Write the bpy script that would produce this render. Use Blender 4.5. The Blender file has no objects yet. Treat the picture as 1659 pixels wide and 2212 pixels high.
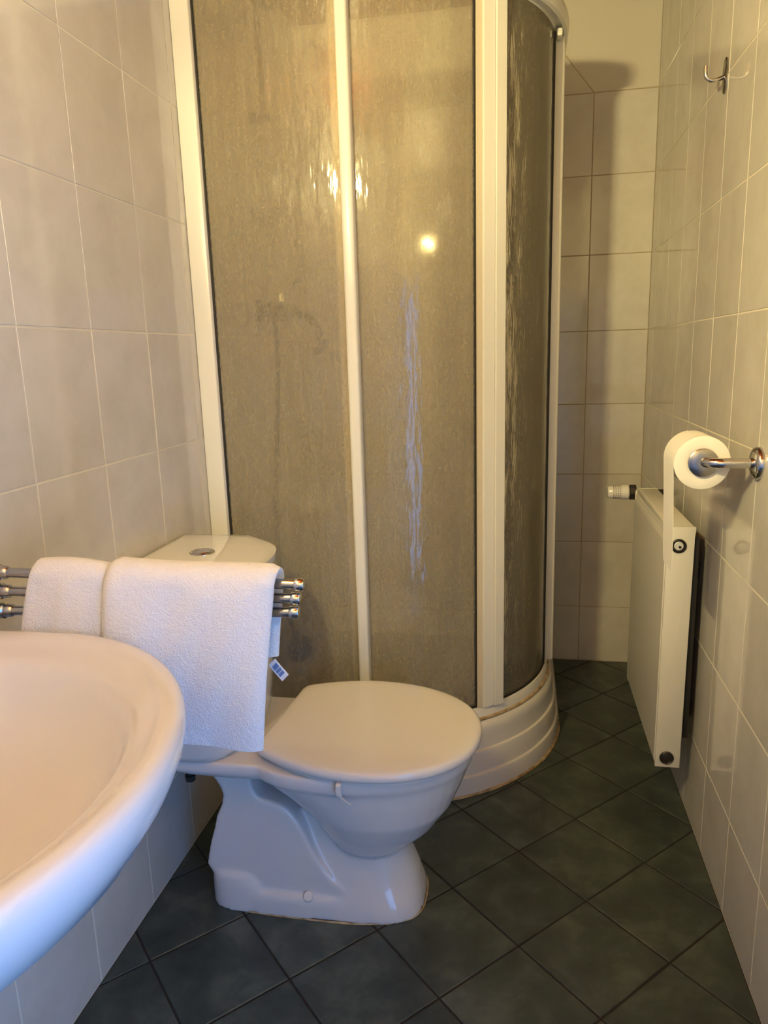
import bpy, bmesh, math, random
from mathutils import Vector, Matrix
random.seed(7)
C = bpy.context.scene
PI = math.pi
W, D, YF, H = 1.1988, 2.5888, -0.75, 2.258      # room: right wall, back wall, front wall, ceiling

# ------------------------------------------------------------------ camera
cam = bpy.data.cameras.new('camera')
cam.sensor_fit = 'HORIZONTAL'; cam.sensor_width = 36.0; cam.lens = 34.144
cam.clip_start = 0.01
camo = bpy.data.objects.new('camera', cam); C.collection.objects.link(camo)
camo.matrix_world = Matrix(((0.982765, -0.010434, 0.184564, 0.778572),
                            (0.182548, 0.212168, -0.960032, -0.087951),
                            (-0.029142, 0.977178, 0.210416, 1.154957),
                            (0, 0, 0, 1)))
C.camera = camo

# ------------------------------------------------------------------ world, exposure, lamp values
wd = bpy.data.worlds.new('daylight'); C.world = wd; wd.use_nodes = True
bgn = wd.node_tree.nodes['Background']
bgn.inputs[0].default_value = (0.15, 0.40, 1.0, 1)
bgn.inputs[1].default_value = 5.7
BULB_COLOR = (1.0, 0.83, 0.37, 1)
BULB_STRENGTH = 3600.0
vs = C.view_settings
vs.view_transform = 'Standard'; vs.look = 'None'; vs.gamma = 1.0; vs.exposure = 0.0
vs.use_curve_mapping = False
C.cycles.max_bounces = 8
C.cycles.adaptive_threshold = 0.03
C.cycles.transparent_max_bounces = 16

# ------------------------------------------------------------------ materials
def mat(name, color, rough=0.5, metal=0.0, spec=0.5, coat=0.0):
    m = bpy.data.materials.new(name); m.use_nodes = True
    p = m.node_tree.nodes['Principled BSDF']
    p.inputs['Base Color'].default_value = (*color, 1)
    p.inputs['Roughness'].default_value = rough
    p.inputs['Metallic'].default_value = metal
    p.inputs['Specular IOR Level'].default_value = spec
    p.inputs['Coat Weight'].default_value = coat
    return m

def N(m, t, **kw):
    n = m.node_tree.nodes.new(t)
    for k, v in kw.items():
        setattr(n, k, v)
    return n

def L(m, a, b):
    m.node_tree.links.new(a, b)

def ramp(m, fac, stops):
    r = N(m, 'ShaderNodeValToRGB')
    e = r.color_ramp.elements
    e[0].position, e[0].color = stops[0][0], (*stops[0][1], 1)
    e[1].position, e[1].color = stops[-1][0], (*stops[-1][1], 1)
    for pos, c in stops[1:-1]:
        x = e.new(pos); x.color = (*c, 1)
    L(m, fac, r.inputs[0])
    return r.outputs[0]

def pos_noise(m, scale, detail=4, rough=0.55, stretch=(1, 1, 1), dist=0.0):
    g = N(m, 'ShaderNodeNewGeometry')
    mp = N(m, 'ShaderNodeMapping')
    mp.inputs['Scale'].default_value = stretch
    L(m, g.outputs['Position'], mp.inputs['Vector'])
    n = N(m, 'ShaderNodeTexNoise')
    n.inputs['Scale'].default_value = scale; n.inputs['Detail'].default_value = detail
    n.inputs['Roughness'].default_value = rough; n.inputs['Distortion'].default_value = dist
    L(m, mp.outputs[0], n.inputs['Vector'])
    return n.outputs[0]

def bump(m, h, strength, dist=0.002):
    b = N(m, 'ShaderNodeBump')
    b.inputs['Strength'].default_value = strength; b.inputs['Distance'].default_value = dist
    L(m, h, b.inputs['Height'])
    return b.outputs[0]

def tile_mat(name, stops, rough, scale, var, bstr):
    m = mat(name, (0.5, 0.5, 0.5), rough)
    p = m.node_tree.nodes['Principled BSDF']
    oi = N(m, 'ShaderNodeObjectInfo')
    g = N(m, 'ShaderNodeNewGeometry')
    off = N(m, 'ShaderNodeVectorMath', operation='SCALE')
    off.inputs[0].default_value = (13, 7, 5)
    L(m, oi.outputs['Random'], off.inputs['Scale'])
    ad = N(m, 'ShaderNodeVectorMath', operation='ADD')
    L(m, g.outputs['Position'], ad.inputs[0]); L(m, off.outputs[0], ad.inputs[1])
    n = N(m, 'ShaderNodeTexNoise')
    n.inputs['Scale'].default_value = scale; n.inputs['Detail'].default_value = 6
    n.inputs['Roughness'].default_value = 0.62; n.inputs['Distortion'].default_value = 0.35
    L(m, ad.outputs[0], n.inputs['Vector'])
    col = ramp(m, n.outputs[0], stops)
    hs = N(m, 'ShaderNodeHueSaturation')
    mr = N(m, 'ShaderNodeMapRange')
    mr.inputs['To Min'].default_value = 1 - var; mr.inputs['To Max'].default_value = 1 + var
    L(m, oi.outputs['Random'], mr.inputs['Value']); L(m, mr.outputs[0], hs.inputs['Value'])
    L(m, col, hs.inputs['Color']); L(m, hs.outputs[0], p.inputs['Base Color'])
    n2 = pos_noise(m, 9, 2)
    L(m, bump(m, n2, bstr, 0.004), p.inputs['Normal'])
    return m

M = {}
M['wall_tile'] = tile_mat('wall_tile', [(0.3, (0.535, 0.51, 0.455)), (0.5, (0.585, 0.56, 0.505)), (0.7, (0.625, 0.60, 0.55))], 0.07, 9, 0.02, 0.035)
M['floor_tile'] = tile_mat('floor_tile', [(0.28, (0.022, 0.031, 0.029)), (0.5, (0.043, 0.058, 0.051)), (0.72, (0.090, 0.112, 0.095))], 0.40, 11, 0.10, 0.25)
M['grout'] = mat('grout', (0.76, 0.70, 0.56), 0.85)
M['grout_brown'] = mat('grout_brown', (0.40, 0.31, 0.20), 0.85)
m = bpy.data.materials.new('added_dimmer'); m.use_nodes = True; M['shade'] = m  # filter for the added discs that hold lamp light off the basin
m.node_tree.nodes.remove(m.node_tree.nodes['Principled BSDF'])
a_ = N(m, 'ShaderNodeBsdfTransparent'); a_.inputs[0].default_value = (0.12, 0.115, 0.10, 1)
b_ = N(m, 'ShaderNodeBsdfTranslucent'); b_.inputs[0].default_value = (0.42, 0.40, 0.30, 1)
x_ = N(m, 'ShaderNodeMixShader'); x_.inputs[0].default_value = 0.45
L(m, a_.outputs[0], x_.inputs[1]); L(m, b_.outputs[0], x_.inputs[2]); L(m, x_.outputs[0], m.node_tree.nodes['Material Output'].inputs['Surface'])
M['grout_dark'] = mat('grout_dark', (0.022, 0.019, 0.016), 0.9)
M['plaster'] = mat('plaster', (0.56, 0.52, 0.45), 0.55)
M['ceramic'] = mat('white_ceramic', (0.64, 0.64, 0.625), 0.09, 0, 0.5, 0.3)
M['plastic'] = mat('white_plastic', (0.68, 0.67, 0.63), 0.16)
M['acrylic'] = mat('tray_acrylic', (0.62, 0.61, 0.57), 0.25)
M['enamel'] = mat('frame_enamel', (0.74, 0.73, 0.67), 0.28)
M['enamel_strip'] = mat('strip_plastic', (0.60, 0.53, 0.40), 0.35)
M['radiator'] = mat('radiator_enamel', (0.66, 0.64, 0.57), 0.3)
M['chrome'] = mat('chrome', (0.62, 0.61, 0.60), 0.10, 1.0)
M['steel'] = mat('satin_chrome', (0.42, 0.41, 0.40), 0.22, 1.0)
M['dullchrome'] = mat('dull_chrome', (0.10, 0.095, 0.09), 0.25, 1.0)
M['darkmetal'] = mat('dark_metal', (0.035, 0.03, 0.028), 0.4, 0.5)
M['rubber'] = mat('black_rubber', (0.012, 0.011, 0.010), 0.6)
M['paper'] = mat('toilet_paper', (0.80, 0.78, 0.73), 0.95, 0, 0.1)
M['card'] = mat('grey_card', (0.30, 0.28, 0.25), 0.9)
M['hose'] = mat('hose', (0.06, 0.055, 0.05), 0.3, 0.9)
M['tagprint'] = mat('tag_print', (0.13, 0.22, 0.45), 0.8)
M['tagcloth'] = mat('tag_cloth', (0.75, 0.77, 0.80), 0.8)

m = mat('silicone', (0.42, 0.33, 0.20), 0.6); M['silicone'] = m
L(m, ramp(m, pos_noise(m, 40, 4), [(0.32, (0.20, 0.12, 0.05)), (0.5, (0.40, 0.29, 0.15)), (0.70, (0.52, 0.43, 0.28))]), m.node_tree.nodes['Principled BSDF'].inputs['Base Color'])

m = mat('terry', (0.80, 0.80, 0.80), 0.95, 0, 0.1); M['terry'] = m
p = m.node_tree.nodes['Principled BSDF']
p.inputs['Sheen Weight'].default_value = 0.25
a1 = pos_noise(m, 420, 3, 0.7); a2 = pos_noise(m, 70, 3, 0.6)
mx = N(m, 'ShaderNodeMath', operation='ADD'); L(m, a1, mx.inputs[0]); L(m, a2, mx.inputs[1])
L(m, bump(m, mx.outputs[0], 0.75, 0.004), p.inputs['Normal'])

m = mat('wood_ceiling', (0.35, 0.14, 0.05), 0.4); M['wood'] = m
L(m, ramp(m, pos_noise(m, 14, 6, 0.6, (1, 0.08, 1), 0.6), [(0.3, (0.13, 0.028, 0.005)), (0.7, (0.27, 0.065, 0.012))]), m.node_tree.nodes['Principled BSDF'].inputs['Base Color'])

# textured shower pane: clear + frosted scattering + glossy coat, wet with drops and runs
m = bpy.data.materials.new('shower_pane'); m.use_nodes = True; M['pane'] = m
nt = m.node_tree; nt.nodes.remove(nt.nodes['Principled BSDF'])
streak = pos_noise(m, 60, 4, 0.65, (1, 1, 0.07))
drops = N(m, 'ShaderNodeTexVoronoi'); drops.inputs['Scale'].default_value = 260
gg = N(m, 'ShaderNodeNewGeometry'); L(m, gg.outputs['Position'], drops.inputs['Vector'])
fine = pos_noise(m, 330, 2, 0.6)
s1 = N(m, 'ShaderNodeMath', operation='MULTIPLY_ADD'); L(m, drops.outputs['Distance'], s1.inputs[0]); s1.inputs[1].default_value = 0.5; L(m, streak, s1.inputs[2])
s2 = N(m, 'ShaderNodeMath', operation='MULTIPLY_ADD'); L(m, fine, s2.inputs[0]); s2.inputs[1].default_value = 0.35; L(m, s1.outputs[0], s2.inputs[2])
nb = bump(m, s2.outputs[0], 0.45, 0.004)
wav = pos_noise(m, 26, 3, 0.6, (1, 1, 0.22))
gb = N(m, 'ShaderNodeBump'); gb.inputs['Strength'].default_value = 0.45; gb.inputs['Distance'].default_value = 0.006
L(m, wav, gb.inputs['Height'])
dep = N(m, 'ShaderNodeMapRange'); dep.inputs['From Min'].default_value = 0.32; dep.inputs['From Max'].default_value = 0.68
dep.inputs['To Min'].default_value = 0.23; dep.inputs['To Max'].default_value = 0.42
grain = pos_noise(m, 170, 3, 0.7, (1, 1, 0.45))
gm = N(m, 'ShaderNodeMath', operation='MULTIPLY_ADD'); L(m, grain, gm.inputs[0]); gm.inputs[1].default_value = 0.6
sc_ = N(m, 'ShaderNodeMath', operation='MULTIPLY'); L(m, streak, sc_.inputs[0]); sc_.inputs[1].default_value = 0.4
L(m, sc_.outputs[0], gm.inputs[2]); L(m, gm.outputs[0], dep.inputs['Value'])
tr = N(m, 'ShaderNodeBsdfTransparent'); tr.inputs[0].default_value = (0.98, 0.955, 0.90, 1)
rf = N(m, 'ShaderNodeBsdfRefraction'); rf.inputs['Color'].default_value = (0.98, 0.955, 0.90, 1); rf.inputs['Roughness'].default_value = 0.16; rf.inputs['IOR'].default_value = 1.03
L(m, nb, rf.inputs['Normal'])
df = N(m, 'ShaderNodeBsdfDiffuse'); df.inputs[0].default_value = (0.74, 0.665, 0.49, 1); L(m, nb, df.inputs['Normal'])
tl = N(m, 'ShaderNodeBsdfTranslucent'); tl.inputs[0].default_value = (0.74, 0.665, 0.49, 1)
gl = N(m, 'ShaderNodeBsdfGlossy'); gl.inputs['Color'].default_value = (1, 1, 1, 1); gl.inputs['Roughness'].default_value = 0.07; L(m, gb.outputs[0], gl.inputs['Normal'])
def mix(f, a, b):
    x = N(m, 'ShaderNodeMixShader')
    if isinstance(f, float): x.inputs[0].default_value = f
    else: L(m, f, x.inputs[0])
    L(m, a, x.inputs[1]); L(m, b, x.inputs[2]); return x.outputs[0]
clear = mix(0.20, tr.outputs[0], rf.outputs[0])
frost = mix(0.50, df.outputs[0], tl.outputs[0])
body = mix(dep.outputs[0], clear, frost)
fr = N(m, 'ShaderNodeFresnel'); fr.inputs[0].default_value = 1.42
L(m, mix(fr.outputs[0], body, gl.outputs[0]), nt.nodes['Material Output'].inputs['Surface'])

m = bpy.data.materials.new('bulb_glow'); m.use_nodes = True; M['bulb'] = m
em = N(m, 'ShaderNodeEmission'); em.inputs[0].default_value = BULB_COLOR; em.inputs[1].default_value = BULB_STRENGTH
L(m, em.outputs[0], m.node_tree.nodes['Material Output'].inputs['Surface'])

# ------------------------------------------------------------------ helpers
def link_mesh(name, bm, material, parent=None, smooth=40):
    bmesh.ops.recalc_face_normals(bm, faces=bm.faces[:])
    lim = math.radians(smooth)
    for f in bm.faces: f.smooth = smooth > 0
    for e in bm.edges:
        e.smooth = len(e.link_faces) == 2 and e.calc_face_angle(0) < lim
    me = bpy.data.meshes.new(name)
    if parent is not None:
        r = parent
        while r.parent: r = r.parent
        bmesh.ops.translate(bm, vec=-Vector(r.location), verts=bm.verts[:])
    bm.to_mesh(me); bm.free()
    me.materials.append(material)
    o = bpy.data.objects.new(name, me); C.collection.objects.link(o)
    if parent is not None: o.parent = parent
    return o

def thing(name, label, cat, loc, group=None):
    o = bpy.data.objects.new(name, None); C.collection.objects.link(o)
    o.empty_display_size = 0.05
    o.location = loc; o['label'] = label; o['category'] = cat
    if group: o['group'] = group
    return o

def structure(o, label=None):
    o['kind'] = 'structure'
    if label: o['label'] = label
    return o

def box(bm, x0, x1, y0, y1, z0, z1, bev=0.0, seg=2):
    b = bmesh.new()
    vs_ = [b.verts.new((x, y, z)) for x in (x0, x1) for y in (y0, y1) for z in (z0, z1)]
    for f in ((0, 1, 3, 2), (4, 6, 7, 5), (0, 4, 5, 1), (2, 3, 7, 6), (0, 2, 6, 4), (1, 5, 7, 3)):
        b.faces.new([vs_[i] for i in f])
    if bev > 0:
        bmesh.ops.bevel(b, geom=b.edges[:], offset=bev, segments=seg, affect='EDGES', profile=0.5)
    merge(bm, b)
    return bm

def merge(bm, b):
    mp = {}
    for v in b.verts: mp[v] = bm.verts.new(v.co)
    for f in b.faces:
        try: bm.faces.new([mp[v] for v in f.verts])
        except ValueError: pass
    b.free()

def loft(bm, rings, cap0=True, cap1=True, closed=True):
    R = [[bm.verts.new(p) for p in r] for r in rings]
    n = len(R[0])
    for a, b in zip(R[:-1], R[1:]):
        for i in range(n if closed else n - 1):
            j = (i + 1) % n
            bm.faces.new((a[i], a[j], b[j], b[i]))
    if cap0: bm.faces.new(R[0][::-1])
    if cap1: bm.faces.new(R[-1])
    return R

def smooth_path(pts, sub=6, closed=False):
    pts = [Vector(p) for p in pts]; out = []
    n = len(pts)
    for i in range(n - 1 if not closed else n):
        p1, p2 = pts[i], pts[(i + 1) % n]
        p0 = pts[i - 1] if (i > 0 or closed) else p1
        p3 = pts[(i + 2) % n] if (i + 2 < n or closed) else p2
        for k in range(sub):
            t = k / sub
            out.append(0.5 * ((2 * p1) + (p2 - p0) * t + (2 * p0 - 5 * p1 + 4 * p2 - p3) * t * t + (3 * p1 - p0 - 3 * p2 + p3) * t ** 3))
    if not closed: out.append(pts[-1])
    return out

def tube(bm, pts, rad, seg=14, caps=True):
    pts = [Vector(p) for p in pts]
    rads = rad if isinstance(rad, (list, tuple)) else [rad] * len(pts)
    rings = []; nrm = None
    for i, p in enumerate(pts):
        t = (pts[min(i + 1, len(pts) - 1)] - pts[max(i - 1, 0)]).normalized()
        if nrm is None:
            ref = Vector((0, 0, 1)) if abs(t.z) < 0.9 else Vector((1, 0, 0))
            nrm = (ref - t * ref.dot(t)).normalized()
        else:
            nrm = (nrm - t * nrm.dot(t)).normalized()
        bn = t.cross(nrm)
        rings.append([p + (nrm * math.cos(2 * PI * k / seg) + bn * math.sin(2 * PI * k / seg)) * rads[i] for k in range(seg)])
    loft(bm, rings, caps, caps)
    return bm

def lathe(bm, o, axis, prof, seg=32, caps=True):
    """prof: list of (distance along axis, radius)"""
    o = Vector(o); ax = Vector(axis).normalized()
    ref = Vector((0, 0, 1)) if abs(ax.z) < 0.9 else Vector((1, 0, 0))
    u = (ref - ax * ref.dot(ax)).normalized(); v = ax.cross(u)
    rings = [[o + ax * d + (u * math.cos(2 * PI * k / seg) + v * math.sin(2 * PI * k / seg)) * max(r, 1e-5) for k in range(seg)] for d, r in prof]
    loft(bm, rings, caps, caps)
    return bm

def prism(bm, poly, axis, a, b, bev=0.0, seg=2):
    """poly: list of 2D points; axis: 'x','y','z' extruded from a to b"""
    def P(q, t):
        return {'x': (t, q[0], q[1]), 'y': (q[0], t, q[1]), 'z': (q[0], q[1], t)}[axis]
    t = bmesh.new()
    loft(t, [[P(q, a) for q in poly], [P(q, b) for q in poly]])
    if bev > 0:
        bmesh.ops.bevel(t, geom=t.edges[:], offset=bev, segments=seg, affect='EDGES', profile=0.5)
    merge(bm, t)
    return bm

def B(): return bmesh.new()

# ------------------------------------------------------------------ room shell
floor = structure(link_mesh('floor', box(B(), -0.12, W + 0.12, YF - 0.6, D + 0.12, -0.12, -0.0022), M['grout_dark'], None, 0), 'floor of dark slate green square tiles laid diagonally')
wall_left = structure(link_mesh('wall_left', box(B(), -0.12, -0.0010, YF, D + 0.12, -0.0022, H), M['grout'], None, 0), 'left wall of pale grey cream tiles')
DY0, DY1, DZ = -0.70, 0.25, 1.5               # unseen open doorway in the right wall, made low and wide to shape daylight
wr = B(); box(wr, W + 0.0010, W + 0.12, DY1, D + 0.12, -0.0022, H); box(wr, W + 0.0010, W + 0.12, DY0, DY1, DZ, H); box(wr, W + 0.0010, W + 0.12, YF, DY0, -0.0022, H)
wall_right = structure(link_mesh('wall_right', wr, M['grout'], None, 0), 'right wall of cream tiles')
wall_back = structure(link_mesh('wall_back', box(B(), -0.0010, W + 0.0010, D + 0.0012, D + 0.12, -0.0022, H), M['grout_brown'], None, 0), 'back wall of cream tiles with plain plaster on top')
structure(link_mesh('wall_front', box(B(), -0.12, W + 0.12, YF - 0.12, YF, -0.0022, H), M['plaster'], None, 0))
ceiling = structure(link_mesh('ceiling', box(B(), -0.12, W + 0.12, YF - 0.12, D + 0.12, H + 0.012, H + 0.1), M['wood'], None, 0), 'orange brown wooden board ceiling')
pm = B(); box(pm, -0.0445, 0.0445, YF + 0.002, D, -0.008, 0.008, 0.003, 1)
first = None
for k in range(14):
    x = -0.01 + 0.0445 + k * 0.092
    if x - 0.0445 > W: break
    if first is None:
        t = bmesh.new(); merge(t, pm)
        first = link_mesh('board', t, M['wood'], ceiling, 0); o = first
    else:
        o = first.copy(); C.collection.objects.link(o); o.parent = ceiling
    o.location = (min(x, W - 0.0445 + 0.01), 0, H + 0.006)

TG = 0.0013     # half joint
tile_cache = {}
def tile_mesh(w, h, axis, sgn):
    """slab with chamfered face; origin at its centre, face plane at 0"""
    key = (round(w, 4), round(h, 4), axis, sgn)
    if key in tile_cache: return tile_cache[key]
    b = bmesh.new(); c = 0.0009; t = 0.0065
    rings = []
    for (dw, d) in ((0, -t), (0, -c * 0.7), (c, 0.0)):
        a, q = w / 2 - dw, h / 2 - dw
        r = []
        for (i, j) in ((-a, -q), (a, -q), (a, q), (-a, q)):
            r.append((sgn * d, i, j) if axis == 'x' else (i, sgn * d, j))
        rings.append(r)
    loft(b, rings)
    bmesh.ops.recalc_face_normals(b, faces=b.faces[:])
    me = bpy.data.meshes.new('tile'); b.to_mesh(me); b.free(); me.materials.append(M['wall_tile'])
    tile_cache[key] = me
    return me

def lay(wall, axis, plane, sgn, ulines, zlines):
    rnd = random.Random(3)
    for u0, u1 in zip(ulines[:-1], ulines[1:]):
        for z0, z1 in zip(zlines[:-1], zlines[1:]):
            w, h = u1 - u0 - 2 * TG, z1 - z0 - 2 * TG
            if w < 0.006 or h < 0.006: continue
            o = bpy.data.objects.new('tile', tile_mesh(w, h, axis, sgn)); C.collection.objects.link(o)
            o.parent = wall
            d = rnd.uniform(-0.00025, 0.00025)
            cu, cz = (u0 + u1) / 2, (z0 + z1) / 2
            o.location = (plane + d, cu, cz) if axis == 'x' else (cu, plane + d, cz)
            a = rnd.uniform(-0.0016, 0.0016); b = rnd.uniform(-0.0016, 0.0016)
            o.rotation_euler = (0, a, b) if axis == 'x' else (a, 0, b)

def lines(anchor, pitch, lo, hi):
    k = math.ceil((lo - anchor) / pitch + 1e-6); out = [lo]
    v = anchor + k * pitch
    while v < hi - 0.008:
        if v > lo + 0.008: out.append(v)
        v += pitch
    out.append(hi); return out

zl = [0.0] + [1.7161 - 0.25 * k for k in range(6, -3, -1)]
zl = [z for z in zl if z < H - 0.02] + [H]
lay(wall_left, 'x', 0.0, 1, lines(0.9614, 0.2063, YF, D), zl)
zb = [0.0] + [1.9651 - 0.25 * k for k in range(7, -2, -1)]
zb = [z for z in zb if z < H - 0.02] + [H]
lay(wall_right, 'x', W, -1, lines(1.3201, 0.1935, DY1, D), zb)
zk = [z for z in zb if z < 1.97]
lay(wall_back, 'y', D, -1, lines(0.9981, 0.2, 0.0, W), zk)
# plain panels above the back wall tiles, cut on a slant
for poly in ([(W, 1.9665), (0.9985, 1.9665), (0.769, H), (W, H)], [(0.9955, 1.9665), (0.0, 1.9665), (0.0, H), (0.766, H)]):
    link_mesh('plaster_panel', prism(B(), poly, 'y', D - 0.0005, D + 0.006, 0.0012, 1), M['plaster'], wall_back, 0)

# floor tiles, clipped to the room
def clip(poly, nx, ny, d):
    out = []
    for i in range(len(poly)):
        a, b = poly[i], poly[(i + 1) % len(poly)]
        da, db = nx * a[0] + ny * a[1] - d, nx * b[0] + ny * b[1] - d
        if da <= 0: out.append(a)
        if (da < 0) != (db < 0) and abs(da - db) > 1e-9:
            t = da / (da - db); out.append((a[0] + (b[0] - a[0]) * t, a[1] + (b[1] - a[1]) * t))
    return out
S, PH, FX, FY = 0.2022, 0.7926, 0.9207, 1.884
cs, sn = math.cos(PH), math.sin(PH)
def fpt(p_, q_): return (FX - p_ * S * cs + q_ * S * sn, FY - p_ * S * sn - q_ * S * cs)
TRX, TRY, TR = 0.40, D - 0.5, 0.50           # shower quadrant centre and radius
def under_tray(x, y):
    if x < TRX: return y > TRY - TR + 0.02
    if y > TRY: return x < TRX + TR - 0.02
    return (x - TRX) ** 2 + (y - TRY) ** 2 < (TR - 0.02) ** 2
g = 0.011
for p_ in range(-16, 20):
    for q_ in range(-16, 20):
        poly = [fpt(p_ + g, q_ + g), fpt(p_ + 1 - g, q_ + g), fpt(p_ + 1 - g, q_ + 1 - g), fpt(p_ + g, q_ + 1 - g)]
        for nx, ny, d in ((-1, 0, -0.001), (1, 0, W - 0.001), (0, -1, -(YF + 0.001)), (0, 1, D - 0.001)):
            if poly: poly = clip(poly, nx, ny, d)
        if len(poly) < 3: continue
        area = abs(sum(poly[i][0] * poly[(i + 1) % len(poly)][1] - poly[(i + 1) % len(poly)][0] * poly[i][1] for i in range(len(poly)))) / 2
        if area < 2.5e-4 or all(under_tray(*q) for q in poly): continue
        cx = sum(q[0] for q in poly) / len(poly); cy = sum(q[1] for q in poly) / len(poly)
        b = bmesh.new()
        inner = [(cx + (x - cx) * 0.985, cy + (y - cy) * 0.985) for x, y in poly]
        loft(b, [[(x, y, -0.006) for x, y in poly], [(x, y, -0.0012) for x, y in poly], [(x, y, 0) for x, y in inner]])
        link_mesh('tile', b, M['floor_tile'], floor, 0)

# door frame round the opening behind the camera
dfm = B(); X0_, X1_ = W - 0.012, W + 0.13
box(dfm, X0_, X1_, DY0 - 0.045, DY0, 0, DZ + 0.06, 0.004); box(dfm, X0_, X1_, DY1, DY1 + 0.06, 0, DZ + 0.06, 0.004)
box(dfm, X0_, X1_, DY0, DY1, DZ, DZ + 0.06, 0.004)
structure(link_mesh('door_1', dfm, M['enamel'], None, 0), 'white frame of the unseen open doorway beside the viewer, shaped for the daylight')

# ------------------------------------------------------------------ wall lamp over the basin (out of frame, lights the room)
LY, LZ, LX = 0.05, 1.875, 0.135
t = thing('wall_lamp', 'three bulb lamp bar on the left wall above the washbasin', 'lamp', (0.0, LY, LZ))
link_mesh('wall_plate', box(B(), 0.0, 0.028, LY - 0.17, LY + 0.17, LZ - 0.035, LZ + 0.035, 0.008), M['steel'], t)
for k in (-1, 0, 1):
    link_mesh('socket', lathe(B(), (0.026, LY + k * 0.11, LZ), (1, 0, 0), [(0, 0.022), (0.05, 0.020), (0.092, 0.010)], 20), M['chrome'], t)
    b = B(); bmesh.ops.create_uvsphere(b, u_segments=20, v_segments=12, radius=0.018)
    bmesh.ops.translate(b, vec=(LX, LY + k * 0.11, LZ), verts=b.verts[:])
    link_mesh('bulb', b, M['bulb'], t, 180)

for k in (-1, 0, 1):  # unseen discs added under the bulbs to dim the light on the basin
    link_mesh('added_shade_disc', lathe(B(), (LX, LY + k * 0.11, LZ - 0.046), (0, 0, 1), [(0, 0.0), (0.0, 0.038), (0.006, 0.045), (0.008, 0.045), (0.003, 0.038), (0.003, 0.0)], 28), M['shade'], t, 30)

# ------------------------------------------------------------------ shower tray
def quad_path(off, n=40, y_end=D, x0=0.0):
    """front straight, arc, right straight; off shrinks the outline"""
    r = TR - off
    pts = [(x0, TRY - r), (TRX * 0.5, TRY - r)]
    for k in range(n + 1):
        a = -PI / 2 + (PI / 2) * k / n
        pts.append((TRX + r * math.cos(a), TRY + r * math.sin(a)))
    pts += [(TRX + r, (TRY + y_end) / 2), (TRX + r, y_end)]
    return pts
def tray_ring(off, z, inset=0.0):
    pts = quad_path(off, 40, D - 0.001 - inset, 0.001 + inset)
    return [(x, y, z) for x, y in pts] + [(0.001 + inset, D - 0.001 - inset, z)]
t = thing('shower_tray', 'white quadrant shower tray with stepped curved apron in the back left corner', 'shower tray', (TRX, TRY, 0))
b = B()
loft(b, [tray_ring(o_, z_, i_) for o_, z_, i_ in (
    (0.000, 0.000, 0), (0.000, 0.050, 0), (0.002, 0.054, 0), (0.008, 0.056, 0), (0.009, 0.060, 0), (0.009, 0.112, 0), (0.011, 0.116, 0), (0.017, 0.118, 0), (0.018, 0.122, 0),
    (0.019, 0.158, 0), (0.020, 0.170, 0), (0.023, 0.180, 0), (0.028, 0.186, 0), (0.032, 0.1890, 0), (0.040, 0.1912, 0), (0.078, 0.1915, 0.030),
    (0.086, 0.190, 0.036), (0.090, 0.180, 0.040), (0.10, 0.115, 0.05), (0.11, 0.102, 0.06), (0.14, 0.096, 0.09), (0.28, 0.088, 0.2))])
link_mesh('tray_body', b, M['acrylic'], t, 30)
link_mesh('drain', lathe(B(), (TRX - 0.02, TRY + 0.05, 0.088), (0, 0, 1), [(0, 0.045), (0.004, 0.043), (0.005, 0.03), (0.004, 0.0)], 28), M['chrome'], t)
b = B()
sp = quad_path(-0.0015, 40, D - 0.002)
rnd = random.Random(5)
tube(b, [(x, y, 0.002) for x, y in sp], [0.0045 + rnd.uniform(-0.0012, 0.0012) for _ in sp], 8)
link_mesh('sealant_bead', b, M['silicone'], t)['label'] = 'stained brown sealant along the floor'


# ------------------------------------------------------------------ shower enclosure
ZT0, ZT1, ZG1, ZR1 = 0.1918, 0.222, 1.945, 1.995
def swept(bm, prof, path):
    """prof (offset outward, z) swept round path given by function of offset"""
    rings = []
    paths = [quad_path(TR - (0.46 + o_), 40, D - 0.002, 0.002) for o_, z_ in prof]
    for i in range(len(paths[0])):
        rings.append([(paths[k][i][0], paths[k][i][1], prof[k][1]) for k in range(len(prof))])
    loft(bm, rings)
    return bm
def arc_slab(bm, r0, r1, a0, a1, z0, z1, n=20, bev=0.0):
    rings = []
    for k in range(n + 1):
        a = math.radians(a0 + (a1 - a0) * k / n)
        c_, s_ = math.cos(a), math.sin(a)
        rings.append([(TRX + r * c_, TRY + r * s_, z) for r, z in ((r0, z0), (r1, z0), (r1, z1), (r0, z1))])
    t_ = bmesh.new(); loft(t_, rings)
    if bev: bmesh.ops.bevel(t_, geom=[e for e in t_.edges if e.calc_face_angle(0) > 0.7], offset=bev, segments=2, affect='EDGES')
    merge(bm, t_)
    return bm
RF = 0.46
t = thing('shower_enclosure', 'white framed quadrant shower enclosure with curved sliding doors of wet frosted panes', 'shower enclosure', (TRX, TRY - RF, ZT0))
link_mesh('top_rail', swept(B(), [(-0.022, ZG1 + 0.004), (-0.022, ZR1 - 0.01), (-0.014, ZR1), (0.002, ZR1 + 0.003), (0.018, ZR1 - 0.001), (0.027, ZR1 - 0.012), (0.029, ZR1 - 0.024), (0.024, ZG1 + 0.006), (0.016, ZG1 + 0.003), (0.012, ZG1 + 0.014), (-0.002, ZG1 + 0.014), (-0.006, ZG1 + 0.004)], None), M['enamel'], t, 35)
b = B()
tube(b, [(x, y, 0.1945) for x, y in quad_path(0.0335, 40, D - 0.004)], 0.0042, 8)
link_mesh('sealant_bead', b, M['silicone'], t)['label'] = 'brown stained sealant under the track'
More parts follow.
